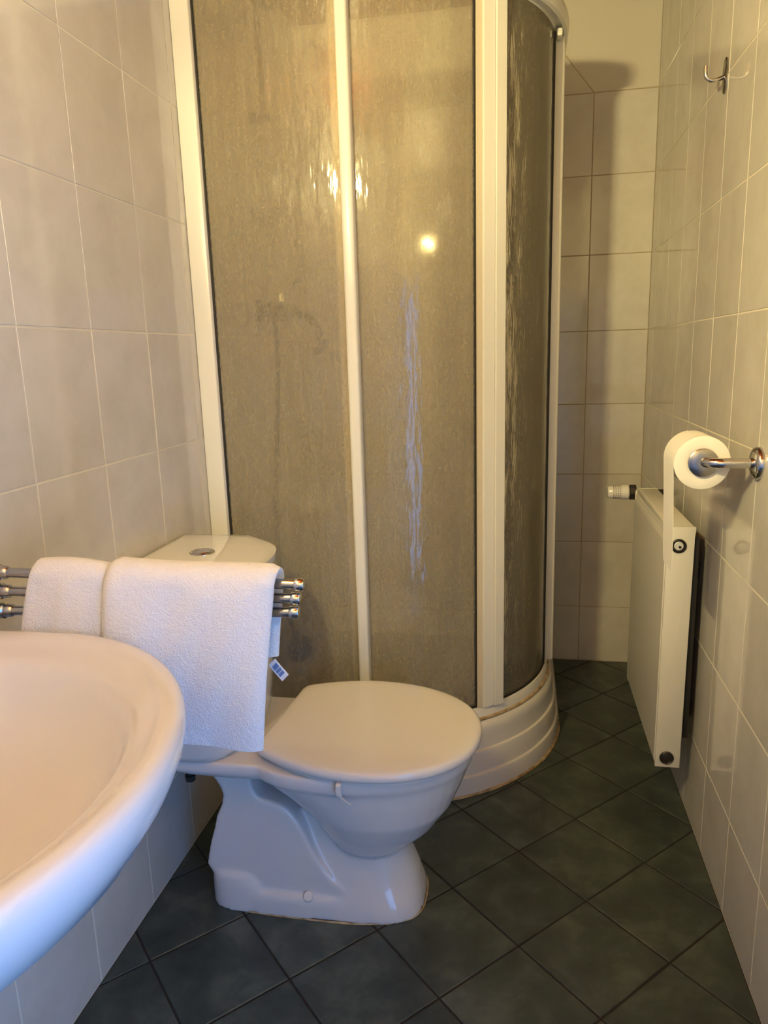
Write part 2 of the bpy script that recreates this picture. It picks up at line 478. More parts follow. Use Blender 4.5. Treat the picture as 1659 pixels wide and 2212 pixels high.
link_mesh('bottom_track', swept(B(), [(-0.016, ZT0), (-0.016, ZT1), (-0.010, ZT1 + 0.004), (0.000, ZT1 + 0.002), (0.004, ZT1 - 0.010), (0.005, ZT0 + 0.002), (0.005, ZT0)], None), M['enamel'], t, 35)
YS = TRY - RF                                    # y of the straight front
# wall profiles
link_mesh('wall_profile', box(B(), 0.0, 0.046, YS - 0.019, YS + 0.019, ZT1 - 0.004, ZG1 + 0.01, 0.005), M['enamel'], t)
link_mesh('wall_profile', box(B(), TRX + RF - 0.019, TRX + RF + 0.019, D - 0.046, D, ZT1 - 0.004, ZG1 + 0.01, 0.005), M['enamel'], t)
# fixed panes and their posts
fp = link_mesh('fixed_panel', box(B(), 0.044, 0.380, YS - 0.002, YS + 0.002, ZT1, ZG1 + 0.004), M['pane'], t, 0)
fp['label'] = 'flat frosted pane beside the left wall'
link_mesh('seal', box(B(), 0.044, 0.051, YS - 0.0055, YS + 0.0045, ZT1, ZG1 + 0.002, 0.001, 1), M['rubber'], fp)
fp2 = link_mesh('fixed_panel', box(B(), TRX + RF - 0.002, TRX + RF + 0.002, TRY + 0.012, D - 0.044, ZT1, ZG1 + 0.004), M['pane'], t, 0)
link_mesh('post', box(B(), 0.374, 0.402, YS - 0.020, YS + 0.014, ZT1 - 0.002, ZG1 + 0.008, 0.007, 3), M['enamel'], t)
link_mesh('post', box(B(), TRX + RF - 0.020, TRX + RF + 0.020, TRY - 0.022, TRY + 0.018, ZT1 - 0.002, ZG1 + 0.008, 0.007, 3), M['enamel'], t)
# door leaves: curved pane with an edge strip at either side and a handle profile where they meet
dl = link_mesh('door', arc_slab(B(), RF - 0.010, RF - 0.006, -93, -52.5, ZT1 + 0.006, ZG1 + 0.004), M['pane'], t, 60)
dl['label'] = 'left curved sliding door pane'
link_mesh('edge_strip', arc_slab(B(), RF - 0.022, RF - 0.004, -95.8, -93.0, ZT1 + 0.004, ZG1 + 0.004, 3, 0.003), M['enamel_strip'], dl)
link_mesh('edge_strip', arc_slab(B(), RF - 0.018, RF + 0.002, -53.9, -52.2, ZT1 + 0.004, ZG1 + 0.004, 3, 0.003), M['enamel_strip'], dl)
link_mesh('handle_profile', arc_slab(B(), RF - 0.018, RF + 0.009, -52.1, -48.3, ZT1 + 0.004, ZG1 + 0.005, 4, 0.004), M['enamel'], dl)
link_mesh('seal', arc_slab(B(), RF - 0.012, RF - 0.003, -54.4, -53.9, ZT1 + 0.004, ZG1, 2), M['rubber'], dl)
link_mesh('seal', arc_slab(B(), RF - 0.013, RF - 0.003, -93, -54, ZT1 + 0.004, ZT1 + 0.010, 24), M['rubber'], dl)
dr = link_mesh('door', arc_slab(B(), RF - 0.010, RF - 0.006, -45.5, -6, ZT1 + 0.006, ZG1 + 0.004), M['pane'], t, 60)
dr['label'] = 'right curved sliding door pane'
link_mesh('handle_profile', arc_slab(B(), RF - 0.018, RF + 0.014, -48.1, -44.6, ZT1 + 0.004, ZG1 + 0.005, 4, 0.005), M['enamel'], dr)
link_mesh('edge_strip', arc_slab(B(), RF - 0.018, RF - 0.003, -7.5, -4.5, ZT1 + 0.004, ZG1 + 0.004, 3, 0.003), M['enamel_strip'], dr)
link_mesh('seal', arc_slab(B(), RF - 0.013, RF - 0.002, -8.3, -7.4, ZT1 + 0.004, ZG1, 3), M['rubber'], dr)
link_mesh('seal', arc_slab(B(), RF - 0.013, RF - 0.003, -44.5, -7.6, ZT1 + 0.004, ZT1 + 0.010, 24), M['rubber'], dr)
b = B()
box(b, TRX + RF - 0.004, TRX + RF + 0.010, TRY - 0.07, TRY - 0.035, ZG1 - 0.012, ZG1 + 0.006, 0.003)
link_mesh('door_stop', b, M['enamel'], t)

# ------------------------------------------------------------------ shower fittings on the left wall
t = thing('shower_mixer', 'chrome shower mixer on the left wall behind the frosted pane', 'mixer tap', (0, 2.10, 1.29))
for yy in (2.06, 2.20):
    link_mesh('escutcheon', lathe(B(), (0.0, yy, 1.295), (1, 0, 0), [(0, 0.032), (0.012, 0.03), (0.014, 0.018), (0.035, 0.018)], 24), M['dullchrome'], t)
link_mesh('valve_body', tube(B(), [(0.055, 2.02, 1.295), (0.055, 2.04, 1.295), (0.055, 2.12, 1.295), (0.055, 2.22, 1.295), (0.055, 2.24, 1.295)], [0.018, 0.026, 0.03, 0.026, 0.018], 20), M['dullchrome'], t)
b = B(); lathe(b, (0.055, 2.12, 1.315), (0, 0, 1), [(0, 0.024), (0.03, 0.022), (0.036, 0.014)], 20); tube(b, smooth_path([(0.06, 2.12, 1.345), (0.09, 2.11, 1.37), (0.13, 2.10, 1.385)]), 0.008, 10)
link_mesh('lever', b, M['chrome'], t)
link_mesh('spout', tube(B(), smooth_path([(0.06, 2.15, 1.285), (0.12, 2.13, 1.28), (0.16, 2.12, 1.25), (0.175, 2.12, 1.19), (0.155, 2.12, 1.17)]), 0.012, 12), M['dullchrome'], t)
t = thing('shower_hose', 'grey ribbed hose hanging down from the mixer with its handset', 'hose', (0.05, 2.06, 1.27))
hp = smooth_path([(0.055, 2.05, 1.268), (0.06, 2.04, 1.15), (0.058, 1.99, 0.90), (0.055, 1.95, 0.65), (0.06, 1.97, 0.42), (0.075, 2.01, 0.30)], 14)
link_mesh('hose_tube', tube(B(), hp, [0.0085 if i % 2 else 0.0072 for i in range(len(hp))], 10), M['hose'], t)
b = B(); tube(b, smooth_path([(0.075, 2.01, 0.30), (0.08, 2.02, 0.265), (0.085, 2.03, 0.235)]), [0.010] * 6 + [0.012] * 7, 12); lathe(b, (0.07, 2.02, 0.245), (0.7, -0.7, 0.15), [(0, 0.025), (0.02, 0.042), (0.032, 0.044), (0.036, 0.036)], 24)
link_mesh('handset', b, M['darkmetal'], t)
t = thing('overhead_shower', 'dark chrome shower head on an arched riser near the ceiling behind the pane', 'shower head', (0.0, 2.08, 1.85))
link_mesh('riser', tube(B(), smooth_path([(0.04, 2.10, 1.82), (0.04, 2.10, 1.95), (0.04, 2.09, 2.07), (0.05, 2.07, 2.12), (0.075, 2.02, 2.128), (0.10, 1.98, 2.11)]), 0.0085, 12), M['hose'], t)
link_mesh('shower_head', lathe(B(), (0.105, 1.975, 2.105), (0.15, -0.25, -1), [(0, 0.012), (0.012, 0.016), (0.02, 0.034), (0.034, 0.040), (0.040, 0.034)], 28), M['darkmetal'], t)
link_mesh('wall_bracket', tube(B(), [(0.0, 2.10, 1.835), (0.02, 2.10, 1.835), (0.055, 2.10, 1.835)], [0.018, 0.012, 0.014], 14), M['darkmetal'], t)
t = thing('soap_dish', 'small chrome soap dish on the left wall inside the shower', 'soap dish', (0.0, 2.10, 1.56))
b = B(); prism(b, [(0.0, 2.04), (0.05, 2.03), (0.075, 2.06), (0.08, 2.10), (0.075, 2.14), (0.05, 2.17), (0.0, 2.16)], 'z', 1.555, 1.568, 0.003)
link_mesh('dish', b, M['chrome'], t)
link_mesh('rim', tube(B(), smooth_path([(0.005, 2.03, 1.573), (0.05, 2.027, 1.575), (0.083, 2.06, 1.575), (0.085, 2.14, 1.575), (0.05, 2.173, 1.575), (0.005, 2.17, 1.573)]), 0.005, 10), M['chrome'], t)

# ------------------------------------------------------------------ toilet
TY = 1.28
toilet = thing('toilet', 'white close coupled ceramic toilet with closed lid standing in front of the shower', 'toilet', (0.36, TY, 0))
def egg(xb, xf, hw, z, n=40, nb=2.8, nf=2.1, fc=0.45, yc=TY, hwb=None):
    """closed outline: blunt back at xb, rounded nose at xf"""
    xm = xb + (xf - xb) * fc; out = []
    for k in range(n):
        a = 2 * PI * k / n; c_, s_ = math.cos(a), math.sin(a)
        if c_ >= 0: x = xm + (xf - xm) * abs(c_) ** (2 / nf); y = hw * math.copysign(abs(s_) ** (2 / nf), s_)
        else: x = xm - (xm - xb) * abs(c_) ** (2 / nb); y = hw * math.copysign(abs(s_) ** (2 / nb), s_)
        out.append((x, yc + y, z))
    return out
b = B()
# bowl
loft(b, [egg(0.22, 0.688, 0.178, 0.374), egg(0.22, 0.690, 0.180, 0.366), egg(0.22, 0.688, 0.178, 0.346), egg(0.235, 0.683, 0.172, 0.338), egg(0.29, 0.669, 0.162, 0.30),
         egg(0.345, 0.647, 0.148, 0.25), egg(0.375, 0.612, 0.126, 0.20), egg(0.395, 0.574, 0.100, 0.16), egg(0.41, 0.53, 0.07, 0.13)])
# shelf that carries the cistern
loft(b, [egg(0.035, 0.40, 0.150, 0.374, 40, 6, 3), egg(0.035, 0.40, 0.150, 0.352, 40, 6, 3), egg(0.060, 0.38, 0.140, 0.338, 40, 5, 3), egg(0.10, 0.34, 0.110, 0.326, 40, 4, 3), egg(0.14, 0.30, 0.080, 0.315, 40, 4, 3)])
# flaring front column
loft(b, [egg(0.28, 0.584, 0.106, 0.0, 40, 3, 3.2), egg(0.28, 0.581, 0.104, 0.025, 40, 3, 3.1), egg(0.29, 0.571, 0.093, 0.07, 40, 3, 2.5), egg(0.30, 0.552, 0.082, 0.12, 40, 3, 2.5), egg(0.30, 0.538, 0.073, 0.17, 40, 3, 2.5), egg(0.30, 0.53, 0.066, 0.23, 40, 3, 2.5)])
# foot plate with the higher step at the rear
loft(b, [egg(0.118, 0.520, 0.110, 0.0, 40, 3.4, 3.0), egg(0.118, 0.515, 0.110, 0.034, 40, 3.4, 3.0), egg(0.121, 0.505, 0.107, 0.048, 40, 3.4, 3.0), egg(0.135, 0.48, 0.088, 0.056, 40, 3.4, 3.0)])
loft(b, [egg(0.118, 0.315, 0.110, 0.0, 40, 3.4, 2.2, 0.42), egg(0.119, 0.300, 0.109, 0.060, 40, 3.4, 2.2, 0.42), egg(0.122, 0.280, 0.106, 0.082, 40, 3.4, 2.2, 0.42), egg(0.138, 0.25, 0.088, 0.094, 40, 3.4, 2.2, 0.42)])
# trap housing: slanting plate outlined by the S of the outlet
trap = [(0.150, 0.322), (0.170, 0.280), (0.168, 0.245), (0.148, 0.190), (0.144, 0.060), (0.43, 0.040), (0.405, 0.085), (0.378, 0.125), (0.357, 0.165), (0.336, 0.215), (0.306, 0.250), (0.270, 0.262), (0.243, 0.276), (0.225, 0.325)]
sp_ = [(v.x, v.y) for v in smooth_path([(x, z, 0) for x, z in trap], 3, True)]
prism(b, sp_, 'y', TY - 0.096, TY + 0.096)
body_ = link_mesh('bowl', b, M['ceramic'], toilet, 180)
md = body_.modifiers.new('remesh', 'REMESH'); md.mode = 'VOXEL'; md.voxel_size = 0.0042; md.use_smooth_shade = True
md = body_.modifiers.new('smooth', 'SMOOTH'); md.iterations = 8; md.factor = 0.5
# bolt caps, sealant, cistern nut
link_mesh('bolt_cap', lathe(B(), (0.350, TY - 0.101, 0.050), (0.0, -0.75, 0.66), [(-0.006, 0.0115), (0.004, 0.0115), (0.008, 0.009), (0.009, 0.0)], 20), M['plastic'], toilet)
link_mesh('bolt_cap', lathe(B(), (0.350, TY + 0.101, 0.050), (0.0, 0.75, 0.66), [(-0.006, 0.0115), (0.004, 0.0115), (0.008, 0.009), (0.009, 0.0)], 20), M['plastic'], toilet)
rnd = random.Random(9)
ring = egg(0.1165, 0.5855, 0.1095, 0.001, 60, 3.4, 3.3)
b = B(); tube(b, ring + [ring[0]], [0.0022 + rnd.uniform(-0.0007, 0.0007) for _ in range(61)], 8, False)
link_mesh('sealant_bead', b, M['silicone'], toilet)
link_mesh('cistern_nut', lathe(B(), (0.115, TY - 0.115, 0.330), (0, 0, 1), [(-0.020, 0.010), (-0.008, 0.011), (-0.006, 0.007), (0.012, 0.007)], 12), M['rubber'], toilet)
# seat and lid, turned a little about the hinge
def turn(pts, a=-4.5, px=0.275, py=1.30):
    c_, s_ = math.cos(math.radians(a)), math.sin(math.radians(a))
    return [(px + (x - px) * c_ - (y - py) * s_, py + (x - px) * s_ + (y - py) * c_, z) for x, y, z in pts]
def lid_ring(d, z, n=72):
    # straight back edge, widest at a third, egg nose
    out = []; xb, xm, xf, hw, hb = 0.272 + d, 0.465, 0.706 - d, 0.199 - d, 0.150 - d
    for k in range(n // 2 + 1):
        a = -PI / 2 + PI * k / (n // 2); c_, s_ = math.cos(a), math.sin(a)
        out.append((xm + (xf - xm) * abs(c_) ** (2 / 2.15), 1.30 + hw * math.copysign(abs(s_) ** (2 / 2.15), s_), z))
    for k in range(1, 11):      # far side back to the hinge
        q = k / 10; out.append((xm + (xb + 0.016 - xm) * q, 1.30 + hw + (hb - hw) * (q ** 1.9), z))
    out.append((xb + 0.004, 1.30 + hb - 0.010, z)); out.append((xb, 1.30 + hb - 0.026, z))
    out.append((xb, 1.30 - hb + 0.026, z)); out.append((xb + 0.004, 1.30 - hb + 0.010, z))
    for k in range(10, 0, -1):
        q = k / 10; out.append((xm + (xb + 0.016 - xm) * q, 1.30 - hw - (hb - hw) * (q ** 1.9), z))
    return turn(out)
b = B()
loft(b, [lid_ring(0.016, 0.372), lid_ring(0.010, 0.374), lid_ring(0.008, 0.383), lid_ring(0.014, 0.386)])
link_mesh('seat', b, M['plastic'], toilet, 50)
b = B()
loft(b, [lid_ring(0.010, 0.3835), lid_ring(0.002, 0.3845), lid_ring(0.0, 0.387), lid_ring(0.0, 0.394), lid_ring(0.0015, 0.399), lid_ring(0.005, 0.4025), lid_ring(0.012, 0.4045), lid_ring(0.03, 0.4055), lid_ring(0.08, 0.4065)])
link_mesh('lid', b, M['plastic'], toilet, 50)
for s_ in (-1, 1):
    hx, hy, _ = turn([(0.284, 1.30 + s_ * 0.075, 0)])[0]
    link_mesh('hinge', lathe(B(), (hx, hy - 0.018, 0.381), (0, 1, 0), [(0, 0.008), (0.002, 0.010), (0.034, 0.010), (0.036, 0.008)], 16), M['plastic'], toilet)
# cistern: bowed front
def cis(d, z, n=24, front=0.258):
    hw = 0.188 - d; out = [(0.006 + d * 0.3, TY - hw, z)]
    for k in range(n + 1):
        a = -PI / 2 + PI * k / n; c_, s_ = math.cos(a), math.sin(a)
        out.append((0.150 - d * 0.4 + (front - 0.150 - d * 0.6) * abs(c_) ** (2 / 2.6), TY + hw * math.copysign(abs(s_) ** (2 / 2.6), s_), z))
    out.append((0.006 + d * 0.3, TY + hw, z))
    return out
b = B(); loft(b, [cis(0.040, 0.372), cis(0.032, 0.376), cis(0.026, 0.39), cis(0.016, 0.50), cis(0.010, 0.62), cis(0.008, 0.722)])
ci = link_mesh('cistern', b, M['ceramic'], toilet, 50)
b = B(); loft(b, [cis(0.006, 0.720), cis(0.0, 0.723), cis(-0.003, 0.728), cis(-0.003, 0.742), cis(0.0, 0.750), cis(0.006, 0.756), cis(0.018, 0.7605), cis(0.045, 0.763), cis(0.085, 0.764), cis(0.11, 0.7645)])
for v in b.verts:
    if v.co.z > 0.745 and v.co.x > 0.160: v.co.z -= (v.co.x - 0.160) * 0.20 * min(1.0, (v.co.z - 0.745) / 0.012)
cl = link_mesh('cistern_lid', b, M['ceramic'], toilet, 50)
link_mesh('flush_button', lathe(B(), (0.128, TY, 0.762), (0, 0, 1), [(0, 0.026), (0.004, 0.026), (0.006, 0.023), (0.0045, 0.020), (0.0065, 0.018), (0.007, 0.0)], 32), M['chrome'], toilet)['label'] = 'round chrome flush button'

# white clip hanging from the rim
t = thing('rim_clip', 'thin white plastic clip hanging over the near edge of the toilet rim', 'clip', (0.462, 1.093, 0.37))
b = B()
cp = [(0.452, 1.094, 0.3795), (0.451, 1.086, 0.3775), (0.451, 1.086, 0.362), (0.4535, 1.0875, 0.352), (0.462, 1.0905, 0.342), (0.470, 1.093, 0.334)]
rings = []
for i, q in enumerate(smooth_path(cp, 4)):
    w_ = 0.0048 if i < 12 else 0.0024
    rings.append([(q.x - w_, q.y - 0.0012, q.z), (q.x + w_, q.y - 0.0012, q.z), (q.x + w_, q.y + 0.0012, q.z + 0.0005), (q.x - w_, q.y + 0.0012, q.z + 0.0005)])
loft(b, rings)
link_mesh('hook_strip', b, M['plastic'], t)

# ------------------------------------------------------------------ washbasin
SX, SY = 0.20, 0.385
basin = thing('washbasin', 'white ceramic washbasin on the left wall, cut by the left edge of the picture', 'washbasin', (0.0, SY, 0.65))
def sink_ring(ax, ay, z, xb, n=64, e=1.98, yb=None):
    out = []
    yb = ay * 0.93 if yb is None else yb
    for k in range(n + 1):
        a = -PI / 2 + PI * k / n; c_, s_ = math.cos(a), math.sin(a)
        out.append((SX + ax * abs(c_) ** (2 / e), SY + ay * math.copysign(abs(s_) ** (2 / e), s_), z))
    for k in range(1, 17):
        q = k / 16; a = PI / 2 * q
        out.append((SX - (SX - xb) * math.sin(a) ** (0.9), SY + yb + (ay - yb) * math.cos(a), z))
    for k in range(16, 0, -1):
        q = k / 16; a = PI / 2 * q
        out.append((SX - (SX - xb) * math.sin(a) ** (0.9), SY - yb - (ay - yb) * math.cos(a), z))
    return out
b = B()
A, Y = 0.283, 0.325
loft(b, [sink_ring(A - .18, Y - .18, 0.655, .004), sink_ring(A - .12, Y - .12, 0.672, .004), sink_ring(A - .07, Y - .070, 0.700, .004), sink_ring(A - .030, Y - .030, 0.738, .004), sink_ring(A - .010, Y - .010, 0.770, .004),
         sink_ring(A - .002, Y - .002, 0.790, .004), sink_ring(A, Y, 0.804, .004), sink_ring(A - .001, Y - .001, 0.811, .004), sink_ring(A - .004, Y - .004, 0.8165, .004), sink_ring(A - .009, Y - .009, 0.8195, .004), sink_ring(A - .015, Y - .016, 0.8205, .006),
         sink_ring(A - .021, Y - .026, 0.8195, .09, yb=Y * .80), sink_ring(A - .026, Y - .032, 0.8155, .10, yb=Y * .74), sink_ring(A - .034, Y - .044, 0.810, .105, yb=Y * .68), sink_ring(A - .042, Y - .056, 0.8065, .108, yb=Y * .66), sink_ring(A - .048, Y - .064, 0.8030, .110, yb=Y * .64), sink_ring(A - .053, Y - .070, 0.797, .112, yb=Y * .62), sink_ring(A - .058, Y - .076, 0.786, .115, yb=Y * .60), sink_ring(A - .064, Y - .083, 0.768, .12, yb=Y * .57),
         sink_ring(A - .078, Y - .098, 0.740, .13, yb=Y * .52), sink_ring(A - .105, Y - .130, 0.712, .14, yb=Y * .43), sink_ring(A - .16, Y - .18, 0.692, .16, yb=Y * .3), sink_ring(A - .23, Y - .25, 0.686, .18, yb=Y * .12)])
link_mesh('bowl', b, M['ceramic'], basin, 60)
link_mesh('drain', lathe(B(), (SX + .01, SY, 0.686), (0, 0, 1), [(-0.002, 0.026), (0.003, 0.024), (0.0035, 0.018), (0.002, 0.0)], 24), M['chrome'], basin)
link_mesh('trap_pipe', tube(B(), smooth_path([(SX, SY, 0.658), (SX, SY, 0.60), (SX, SY, 0.53), (SX - .04, SY, 0.50), (SX - .08, SY, 0.53), (SX - .12, SY, 0.54), (0.0, SY, 0.54)]), 0.017, 14), M['chrome'], basin)

# ------------------------------------------------------------------ towel rail and towels
RY = 0.742
rail = thing('towel_rail', 'chrome three arm swivel towel rail reaching out from the left wall', 'towel rail', (0.0, RY, 0.855))
link_mesh('wall_plate', box(B(), 0.0, 0.014, RY - 0.026, RY + 0.026, 0.800, 0.930, 0.006), M['steel'], rail)
link_mesh('pivot', lathe(B(), (0.045, RY, 0.808), (0, 0, 1), [(0, 0.008), (0.002, 0.010), (0.105, 0.010), (0.110, 0.006)], 16), M['steel'], rail)
for zz_ in (0.902, 0.805):
    link_mesh('bracket', box(B(), 0.010, 0.058, RY - 0.012, RY + 0.012, zz_, zz_ + 0.009, 0.003), M['darkmetal'], rail)
za, zz = (0.885, 0.8575, 0.829), (0.8795, 0.8615, 0.8435)
xe = (0.5165, 0.511, 0.508)
for k in range(3):
    a, e = Vector((0.05, RY, za[k])), Vector((xe[k], RY, zz[k]))
    d = (e - a).normalized()
    arm = link_mesh('arm', tube(B(), [a, e - d * 0.012], 0.0066, 16), M['steel'], rail)
    link_mesh('end_cap', lathe(B(), e - d * 0.013, d, [(0, 0.0066), (0.0005, 0.0076), (0.002, 0.0082), (0.0095, 0.0082), (0.012, 0.0070), (0.013, 0.0045)], 18), M['chrome'], arm)
    link_mesh('knuckle', lathe(B(), a - d * 0.006, d, [(0, 0.009), (0.004, 0.011), (0.046, 0.011), (0.048, 0.009), (0.056, 0.009), (0.060, 0.007)], 18), M['steel'], arm)

def towel(name, label, x0, x1, yf0, zf, yb, zbk, ztop, th, seed, lean=0.0, skew=0.0, lean2=0.0, dzr=-0.004):
    """folded terry towel draped over the arms; x0..x1 along them, front hem at zf, back hem at zbk"""
    rnd = random.Random(seed)
    t = thing(name, label, 'towel', ((x0 + x1) / 2, RY, ztop), 'hotel towels on the swivel rail')
    nx = 22
    ph = [rnd.uniform(0, 6.28) for _ in range(6)]
    def prof(u):
        x = x0 + (x1 - x0) * u
        dz = dzr * u + 0.003 * math.sin(4 * u + ph[0])
        zfu = zf + skew * u + 0.002 * math.sin(7 * u + ph[1])
        def wv(z): return 0.0022 * math.sin(9 * u + 14 * z + ph[2]) + 0.0012 * math.sin(23 * u - 31 * z + ph[3])
        path = []
        for k in range(13):
            q = k / 12; z = zfu + (ztop - 0.022 + dz - zfu) * q
            path.append((yf0 + wv(z) - 0.004 * math.sin(PI * q), z))
        for k in range(1, 10):
            a = PI * k / 10
            cy, r = (yf0 + yb) / 2, (yb - yf0) / 2
            path.append((cy - r * math.cos(a), ztop - 0.022 + dz + 0.022 * math.sin(a)))
        for k in range(13):
            q = k / 12; z = ztop - 0.022 + dz + (zbk - ztop + 0.022 - dz) * q
            path.append((yb + wv(z + 3), z))
        return x, path
    rings = []
    nprof = None
    for i in range(nx + 1):
        u = i / nx
        x, path = prof(u)
        e = min(u, 1 - u) * (x1 - x0)
        f_ = 1.0 if e > 0.006 else math.sqrt(max(0.0, 1 - (1 - e / 0.006) ** 2)) * 0.75 + 0.25   # rounded selvedge
        outer, inner = [], []
        for k, (y, z) in enumerate(path):
            a = path[max(k - 1, 0)]; c_ = path[min(k + 1, len(path) - 1)]
            ty, tz = c_[0] - a[0], c_[1] - a[1]; l_ = math.hypot(ty, tz) or 1
            ny, nz = -tz / l_, ty / l_
            h = th * 0.5 * f_
            xx = x - lean * (ztop - z) * (1 - u) - lean2 * (ztop - z) * u
            outer.append((xx, y + ny * h, z + nz * h)); inner.append((xx, y - ny * h, z - nz * h))
        rings.append(outer + inner[::-1])
    b = B(); loft(b, rings)
    cloth = link_mesh('cloth', b, M['terry'], t, 70)
    return t
towel('small_towel', 'white terry towel folded over the rail, the narrower one next to the wall', 0.150, 0.2600, RY - 0.016, 0.700, RY + 0.016, 0.72, 0.9005, 0.012, 2, 0.26, 0.0, 0.14)
tw = towel('large_towel', 'white terry towel hanging lowest over the rail in front of the toilet cistern', 0.2615, 0.4860, RY - 0.021, 0.664, RY + 0.021, 0.775, 0.9065, 0.012, 5, 0.14, 0.0, 0.125, -0.011)
# care tag sewn to the large towel
b = B()
TS = Vector((-0.008, 0, -0.020))
tg = [Vector(q) + TS for q in ((0.470, RY + 0.012, 0.7890), (0.4765, RY + 0.010, 0.7825), (0.483, RY + 0.008, 0.7765), (0.4895, RY + 0.006, 0.7705))]
rings = [[(x - 0.0045, y, z - 0.0048), (x + 0.0045, y, z + 0.0048), (x + 0.0045, y + 0.0009, z + 0.0048), (x - 0.0045, y + 0.0009, z - 0.0048)] for x, y, z in smooth_path(tg, 4)]
loft(b, rings)
tag = link_mesh('care_tag', b, M['tagcloth'], tw); tag['label'] = 'white tag with blue print'
b = B()
for k, (q0, q1) in enumerate(((0.18, 0.40), (0.44, 0.60), (0.64, 0.80))):
    A_ = Vector((0.470, RY + 0.0119, 0.7890)) + TS; Z_ = Vector((0.4895, RY + 0.0059, 0.7705)) + TS
    p0, p1 = A_.lerp(Z_, q0), A_.lerp(Z_, q1)
    s_ = Vector((0.0030, 0, 0.0032)); o_ = Vector((0, -0.0005, 0))
    loft(b, [[p0 - s_ + o_, p0 + s_ + o_, p0 + s_, p0 - s_], [p1 - s_ + o_, p1 + s_ + o_, p1 + s_, p1 - s_]])
link_mesh('print', b, M['tagprint'], tag)

# ------------------------------------------------------------------ radiator
RX0, RX1, Y0, Y1, Z0, Z1 = 1.104, 1.164, 1.607, 2.100, 0.155, 0.756
rad = thing('radiator', 'cream flat panel radiator with round plugs on the right wall', 'radiator', (1.15, (Y0 + Y1) / 2, Z0))
b = B(); prism(b, [(RX0 + 0.004, Z0 + 0.004), (RX0, Z0 + 0.014), (RX0, Z1 - 0.040), (RX0 + 0.005, Z1 - 0.028), (RX0 + 0.012, Z1 - 0.022), (RX0 + 0.014, Z1 - 0.022), (RX0 + 0.014, Z0 + 0.004)], 'y', Y0 + 0.006, Y1 - 0.006, 0.0012, 1)
link_mesh('front_panel', b, M['radiator'], rad, 30)
for ya, yb_ in ((Y0, Y0 + 0.008), (Y1 - 0.008, Y1)):
    link_mesh('side_cover', prism(B(), [(RX0 + 0.002, Z0), (RX1, Z0), (RX1, Z1 - 0.030), (RX1 + 0.004, Z1 - 0.014), (RX1 + 0.004, Z1), (RX0 + 0.008, Z1), (RX0 + 0.002, Z1 - 0.010)], 'y', ya, yb_, 0.0018), M['radiator'], rad, 30)
b = B(); box(b, RX0 + 0.006, RX1 + 0.002, Y0 + 0.008, Y1 - 0.008, Z1 - 0.014, Z1 - 0.001, 0.002)
link_mesh('top_cover', b, M['radiator'], rad, 30)
link_mesh('top_lip', prism(B(), [(RX0 + 0.003, Z1 - 0.024), (RX0 + 0.009, Z1 - 0.003), (RX0 + 0.014, Z1 + 0.001), (RX0 + 0.016, Z1 - 0.004), (RX0 + 0.012, Z1 - 0.024)], 'y', Y0 + 0.008, Y1 - 0.008, 0.0008, 1), M['radiator'], rad, 30)
b = B(); n_ = 16
for k in range(n_):
    ya = Y0 + 0.02 + (Y1 - Y0 - 0.04) * k / n_
    box(b, RX0 + 0.016, RX1 - 0.012, ya, ya + 0.012, Z0 + 0.03, Z1 - 0.02)
cf = link_mesh('convector_fins', b, M['radiator'], rad, 0); cf['kind'] = 'stuff'
link_mesh('back_and_gap_shadow', box(B(), RX1 - 0.002, RX1 + 0.016, Y0 + 0.010, Y1 - 0.010, Z0 + 0.075, Z1 - 0.030, 0.003), M['rubber'], rad, 30)['label'] = 'dark back of the radiator with the shadow of the gap painted in'  # black plate also stands in for the shadow between radiator and wall
PX = (RX0 + RX1) / 2
b = B(); lathe(b, (PX - 0.002, Y0 + 0.003, Z1 - 0.044), (0, -1, 0), [(0, 0.0165), (0.006, 0.0165), (0.007, 0.0145), (0.004, 0.013), (0.0035, 0.0)], 28)
pg = link_mesh('vent_plug', b, M['darkmetal'], rad)
link_mesh('valve_disc', lathe(B(), (PX - 0.002, Y0 - 0.0005, Z1 - 0.044), (0, -1, 0), [(-0.001, 0.0105), (0.0035, 0.0098), (0.0045, 0.008), (0.003, 0.0070), (0.003, 0.0)], 24), M['plastic'], pg)
link_mesh('valve_key', lathe(B(), (PX, Y0 - 0.003, Z1 - 0.046), (0, -1, 0), [(-0.001, 0.0032), (0.003, 0.003), (0.0032, 0.0)], 12), M['darkmetal'], pg)
b = B(); lathe(b, (PX - 0.002, Y0 + 0.003, Z0 + 0.026), (0, -1, 0), [(0, 0.0165), (0.006, 0.0165), (0.0075, 0.0145), (0.0055, 0.0125), (0.0065, 0.011), (0.0065, 0.0)], 28)
link_mesh('blind_plug', b, M['darkmetal'], rad)
for zz_ in (Z0 + 0.12, Z1 - 0.12):
    for yy in (Y0 + 0.09, Y1 - 0.09):
        link_mesh('wall_bracket', box(B(), RX1 + 0.014, W - 0.0005, yy - 0.015, yy + 0.015, zz_ - 0.02, zz_ + 0.02, 0.002, 1), M['darkmetal'], rad, 30)
